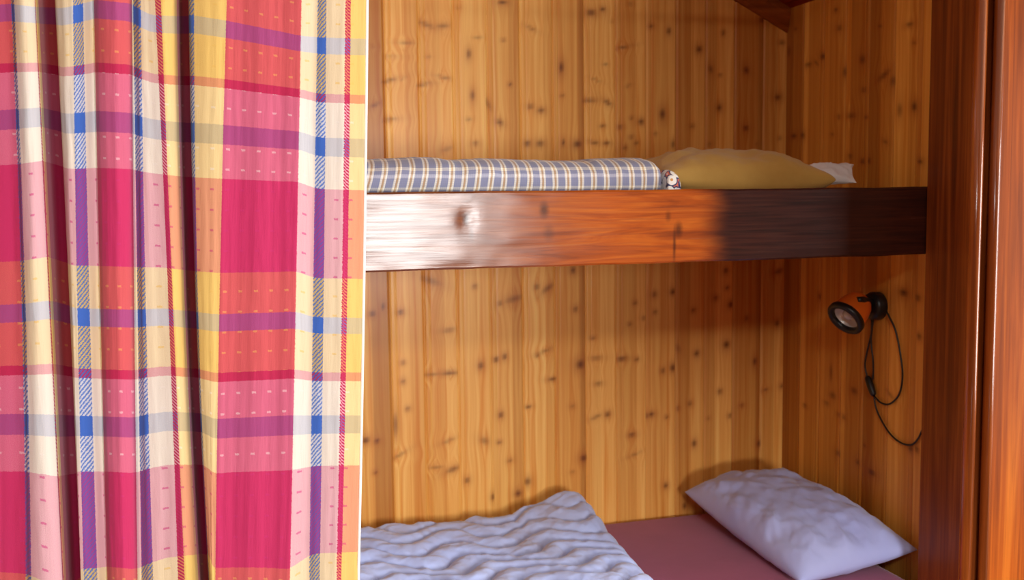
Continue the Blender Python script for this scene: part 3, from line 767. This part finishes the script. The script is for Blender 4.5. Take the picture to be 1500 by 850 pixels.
# the warp id list names the interval that ENDS at station k (k = 1..)
YC = 1.80
def t_lines(k):      # image rows of three weft lines (first blue line, first and second red field) per station
    xt = ST[k][1]
    X = [-60, 15, 50, 95, 140, 190, 220, 262, 280, 330, 440, 470, 537]
    a = np.interp(xt, X, [10, 6, 10, 12, 0, 5, 22, 24, 22, 30, 52, 55, 57])
    b = np.interp(xt, X, [245, 240, 235, 247, 245, 247, 254, 258, 259, 261, 266, 276, 278])
    c = np.interp(xt, X, [690, 690, 697, 690, 690, 692, 680, 680, 680, 692, 688, 682, 681])
    return a, b, c
T_A, T_B, T_C = 0.0, 232.0, 664.0
def curtain():
    n = len(ST)
    s = np.cumsum([q[0] for q in ST]).astype(float)
    per = 7
    top, bot = EYE + .62, EYE - 1.38
    rows = 150
    zs = np.linspace(top, bot, rows)
    # station tracks in space: X as a smooth function of Z, Y = YC + d
    tracks = []; tl = []
    for k, (w, xt, xm, xb, d) in enumerate(ST):
        P = [on(xx, yy, 1, YC + d) for xx, yy in ((xt, 0), (xm, 425), (xb, 850))]
        co_ = np.polyfit([p[2] for p in P], [p[0] for p in P], 2)
        z0, z2 = P[0][2], P[2][2]
        zc = np.clip(zs, z2 - .05, z0 + .05)
        slope = np.polyval(np.polyder(co_), zc)
        tracks.append(np.polyval(co_, zc) + slope * (zs - zc) * .5)
        ya, yb, yc = t_lines(k)
        Z = [on(np.interp(y_, [0, 425, 850], [xt, xm, xb]), y_, 1, YC + d)[2] for y_ in (ya, yb, yc)]
        cz = np.polyfit(Z, [T_A, T_B, T_C], 2)
        tl.append(np.polyval(cz, zs))
    tracks = np.array(tracks); tl = np.array(tl); D = np.array([q[4] for q in ST])
    us = []; 
    Xo = []; Yo = []; To = []; So = []
    for k in range(n - 1):
        for j in range(per + (1 if k == n - 2 else 0)):
            f = j / per
            i0, i1, i2, i3 = max(k - 1, 0), k, k + 1, min(k + 2, n - 1)
            def cr(A):
                a, b, c, d = A[i0], A[i1], A[i2], A[i3]
                m1 = (c - a) / 2; m2 = (d - b) / 2
                return (2 * f**3 - 3 * f**2 + 1) * b + (f**3 - 2 * f**2 + f) * m1 + (-2 * f**3 + 3 * f**2) * c + (f**3 - f**2) * m2
            Xo.append(cr(tracks)); Yo.append(np.full(rows, YC + cr(D))); To.append(cr(tl)); So.append(s[k] + (s[k + 1] - s[k]) * f)
    nu = len(Xo)
    verts = []; uvs = []
    for i in range(nu):
        for j in range(rows):
            st = So[i]; t = To[i][j]
            # seersucker puckers running down the cloth
            pk = .0011 * math.sin(st * .42 + 1.5 * fbm((st * .03, t * .012, 4.))) * (.5 + .5 * fbm((st * .05, t * .02, 9.)))
            pk += .0010 * fbm((st * .05, t * .03, 1.))
            verts.append((Xo[i][j], Yo[i][j] + pk, zs[j])); uvs.append((st / 1000.0, t / 1000.0))
    fs = grid_faces(nu, rows)
    me = mesh('curtain', verts, fs)
    ul = me.uv_layers.new(name='UVMap')
    lv = np.array([l.vertex_index for l in me.loops]); uva = np.array(uvs)
    ul.data.foreach_set('uv', uva[lv].astype(np.float32).ravel())
    return me, s, tracks, zs
def curtain_material(s):
    n = N('plaid_weave')
    uv = n.new('ShaderNodeUVMap', uv_map='UVMap').outputs[0]
    sp = n.new('ShaderNodeSeparateXYZ'); n.lk(uv, sp.inputs[0])
    jit = n.math('MULTIPLY', n.math('SUBTRACT', n.noise(uv, 700.0, 2.0), .5), .0032)
    u = n.math('ADD', sp.outputs[0], jit); t = n.math('ADD', sp.outputs[1], jit)
    G = lambda c: (*[x * .915 / 255 for x in c], 1.0)          # thread colours kept in display values, mixed, then linearised
    WC = {'R': (199, 44, 92), 'r': (190, 42, 88), 'C': (238, 228, 212), 'Y': (236, 200, 118), 'B': (62, 106, 200)}
    FC = {'R': (200, 48, 118), 'C': (240, 232, 224), 'Y': (236, 190, 96), 'B': (100, 132, 205), 'r': (188, 34, 80)}
    smax = s[-1]; stops = []; last = None; cls = []
    for k in range(1, len(s)):
        w = WARP[k - 1]
        if w != last:
            stops.append((s[k - 1] / smax, G(WC[w]))); cls.append((s[k - 1] / smax, w)); last = w
    un = n.math('DIVIDE', n.math('MULTIPLY', u, 1000.0), float(smax))
    assert len(stops) <= 32, len(stops)
    warp = n.ramp(un, stops, 'CONSTANT')
    isB = n.ramp(un, [(p, V(1.0 if w == 'B' else 0.0)) for p, w in cls], 'CONSTANT')
    isR = n.ramp(un, [(p, V(1.0 if w == 'R' else 0.0)) for p, w in cls], 'CONSTANT')
    isr = n.ramp(un, [(p, V(1.0 if w == 'r' else 0.0)) for p, w in cls], 'CONSTANT')
    PER = 432.0
    tn = n.math('FRACT', n.math('DIVIDE', n.math('MULTIPLY', n.math('ADD', t, .864), 1000.0), PER))
    bands = [('B', 25), ('Y', 60), ('r', 13), ('C', 54), ('B', 30), ('C', 50), ('R', 138), ('Y', 62)]
    pos = 0; wst = []; wB = []; wR = []; wY = []
    for c, w in bands:
        wst.append((pos / PER, G(FC[c]))); wB.append((pos / PER, V(1.0 if c == 'B' else 0.0))); wR.append((pos / PER, V(1.0 if c in 'R' else 0.0)))
        wY.append((pos / PER, V(1.0 if c in 'r' else 0.0)))
        pos += w
    weft = n.ramp(tn, wst, 'CONSTANT'); tB = n.ramp(tn, wB, 'CONSTANT'); tR = n.ramp(tn, wR, 'CONSTANT'); tr_ = n.ramp(tn, wY, 'CONSTANT')
    # plain weave share of weft
    f = n.math('ADD', .30, n.math('MULTIPLY', n.math('MULTIPLY', tr_, isR), .5))
    f = n.math('ADD', f, n.math('MULTIPLY', n.math('MULTIPLY', tr_, n.math('SUBTRACT', 1.0, isR)), .0))
    f = n.math('ADD', f, n.math('MULTIPLY', n.math('MULTIPLY', tB, n.math('SUBTRACT', 1.0, isR)), -.04))
    # fine thread grain
    grain = n.noise(uv, 1400.0, 1.0)
    f = n.math('ADD', f, n.math('MULTIPLY', n.math('SUBTRACT', grain, .5), .42))
    # twill lines on the blue and thin red stripes
    us_ = n.math('MULTIPLY', u, 1000.0); ts_ = n.math('MULTIPLY', t, 1000.0)
    tw = n.math('GREATER_THAN', n.math('FRACT', n.math('DIVIDE', n.math('ADD', ts_, n.math('MULTIPLY', us_, 1.35)), 7.0)), .48)
    tw2 = n.math('MULTIPLY', tw, n.math('SUBTRACT', 1.0, tB))
    f = n.mix(isB, f, n.math('ADD', n.math('MULTIPLY', tw2, n.math('SUBTRACT', .66, n.math('MULTIPLY', tR, .38))), n.math('ADD', n.math('MULTIPLY', tR, .24), n.math('MULTIPLY', n.math('SUBTRACT', 1.0, tB), .16))))
    rtw = n.math('GREATER_THAN', n.math('FRACT', n.math('DIVIDE', n.math('SUBTRACT', ts_, n.math('MULTIPLY', us_, .8)), 5.0)), .55)
    f = n.mix(isr, f, n.math('MULTIPLY', rtw, .62))
    # weft floats: rows of little dashes
    cu = n.math('FRACT', n.math('DIVIDE', us_, 22.0)); cv = n.math('FRACT', n.math('DIVIDE', n.math('ADD', ts_, 6.0), 30.0))
    du = n.math('LESS_THAN', n.math('ABSOLUTE', n.math('SUBTRACT', cu, .5)), .13)
    dv = n.math('LESS_THAN', n.math('ABSOLUTE', n.math('SUBTRACT', cv, .5)), .05)
    dot = n.math('MULTIPLY', n.math('MULTIPLY', du, dv), n.math('SUBTRACT', 1.0, n.math('MAXIMUM', isB, isr)))
    dot = n.math('MULTIPLY', dot, n.math('SUBTRACT', 1.0, n.math('MAXIMUM', tB, tr_)))
    f = n.math('MAXIMUM', f, n.math('MULTIPLY', dot, .62), clamp=True)
    mixd = n.mix(f, warp, weft)
    gm = n.new('ShaderNodeGamma'); n.lk(mixd, gm.inputs[0]); gm.inputs[1].default_value = 2.2
    ribs = n.noise(n.comb(n.math('MULTIPLY', u, 110.0), n.math('MULTIPLY', t, 9.0)), 1.0, 3.0, .55)
    hgt = n.math('ADD', n.math('MULTIPLY', grain, .25), n.math('ADD', n.math('MULTIPLY', dot, .5), n.math('MULTIPLY', ribs, 1.6)))
    n.set(color=gm.outputs[0], rough=.92, sheen=.08, normal=n.bump(hgt, .45, .0024))
    return n.m
cm, cs_, ctr, czs = curtain()
M_cur = curtain_material(cs_)
cur = link('curtain', cm, M_cur, smooth=True)
sol = cur.modifiers.new('cloth', 'SOLIDIFY'); sol.thickness = .0012; sol.offset = 0
tag(cur, 'pink, cream, yellow and blue plaid curtain hanging in folds in front of the bunks', 'curtain')
# folded white selvedge down the right edge
ed = []
M_sel = cloth('white_selvedge', (250, 246, 240), rough=.9)
vs = []
for j, z in enumerate(czs):
    x = ctr[-1][j]; y = YC + ST[-1][4]
    for k in range(8):
        th = 2 * math.pi * k / 8
        vs.append((x + .0010 + .0026 * math.cos(th), y + .0018 * math.sin(th), z))
fs = []
for j in range(len(czs) - 1):
    for k in range(8): fs.append((j * 8 + k, j * 8 + (k + 1) % 8, (j + 1) * 8 + (k + 1) % 8, (j + 1) * 8 + k))
tag(link('hem', mesh('hem', vs, fs), M_sel, cur, smooth=True), 'narrow white hem along the right edge')
# rod that carries it, above the view
rod = empty('curtain_rod', (.0, YC + .012, EYE + .63), 'thin wooden curtain rod carrying the plaid curtain', 'curtain rod')
link('rod', rel(tube_mesh('rod', [(WL - .1, YC + .012, EYE + .632), (1.75, YC + .012, EYE + .632)], .010, 16), rod), M_trimwood, rod, smooth=True)
for x in (WL - .08, 1.735):
    box('bracket', (x, x + .02, YC + .004, 1.932 if x < 0 else 1.889, EYE + .60, EYE + .624), M_trimwood, rod)

# ------------------------------------------------------------------ light
w = bpy.data.worlds.new('sky'); scene.world = w; w.use_nodes = True
bg = w.node_tree.nodes['Background']; bg.inputs[0].default_value = (.72, .82, 1.0, 1); bg.inputs[1].default_value = 1.2
def area(name, loc, rot, sx, sy, power, col):
    l = bpy.data.lights.new(name, 'AREA'); l.shape = 'RECTANGLE'; l.size = sx; l.size_y = sy; l.energy = power; l.color = col
    o = bpy.data.objects.new(name, l); COL.objects.link(o); o.location = loc; o.rotation_euler = rot; return o
area('window_daylight', ((WX0 + WX1) / 2, RY0 - .02, (WZ0 + WZ1) / 2), (math.radians(90), 0, 0), WX1 - WX0 - .1, WZ1 - WZ0 - .1, 106, (1.0, .98, .96))
area('side_window_daylight', (RX1 + .02, (VY0 + VY1) / 2, (VZ0 + VZ1) / 2), (math.radians(90), 0, math.radians(90)), VY1 - VY0 - .1, VZ1 - VZ0 - .1, 68, (1.0, .97, .94))
area('added_fill_light', (.1, -1.0, RZ - .03), (0, 0, 0), .5, .5, 44, (1.0, .97, .94))  # unseen fill added under the room ceiling to lift the niche

vs_ = scene.view_settings
vs_.view_transform = 'Standard'; vs_.look = 'None'; vs_.gamma = 1.0; vs_.exposure = 0.0; vs_.use_curve_mapping = False
scene.cycles.use_denoising = True
scene.cycles.max_bounces = 8
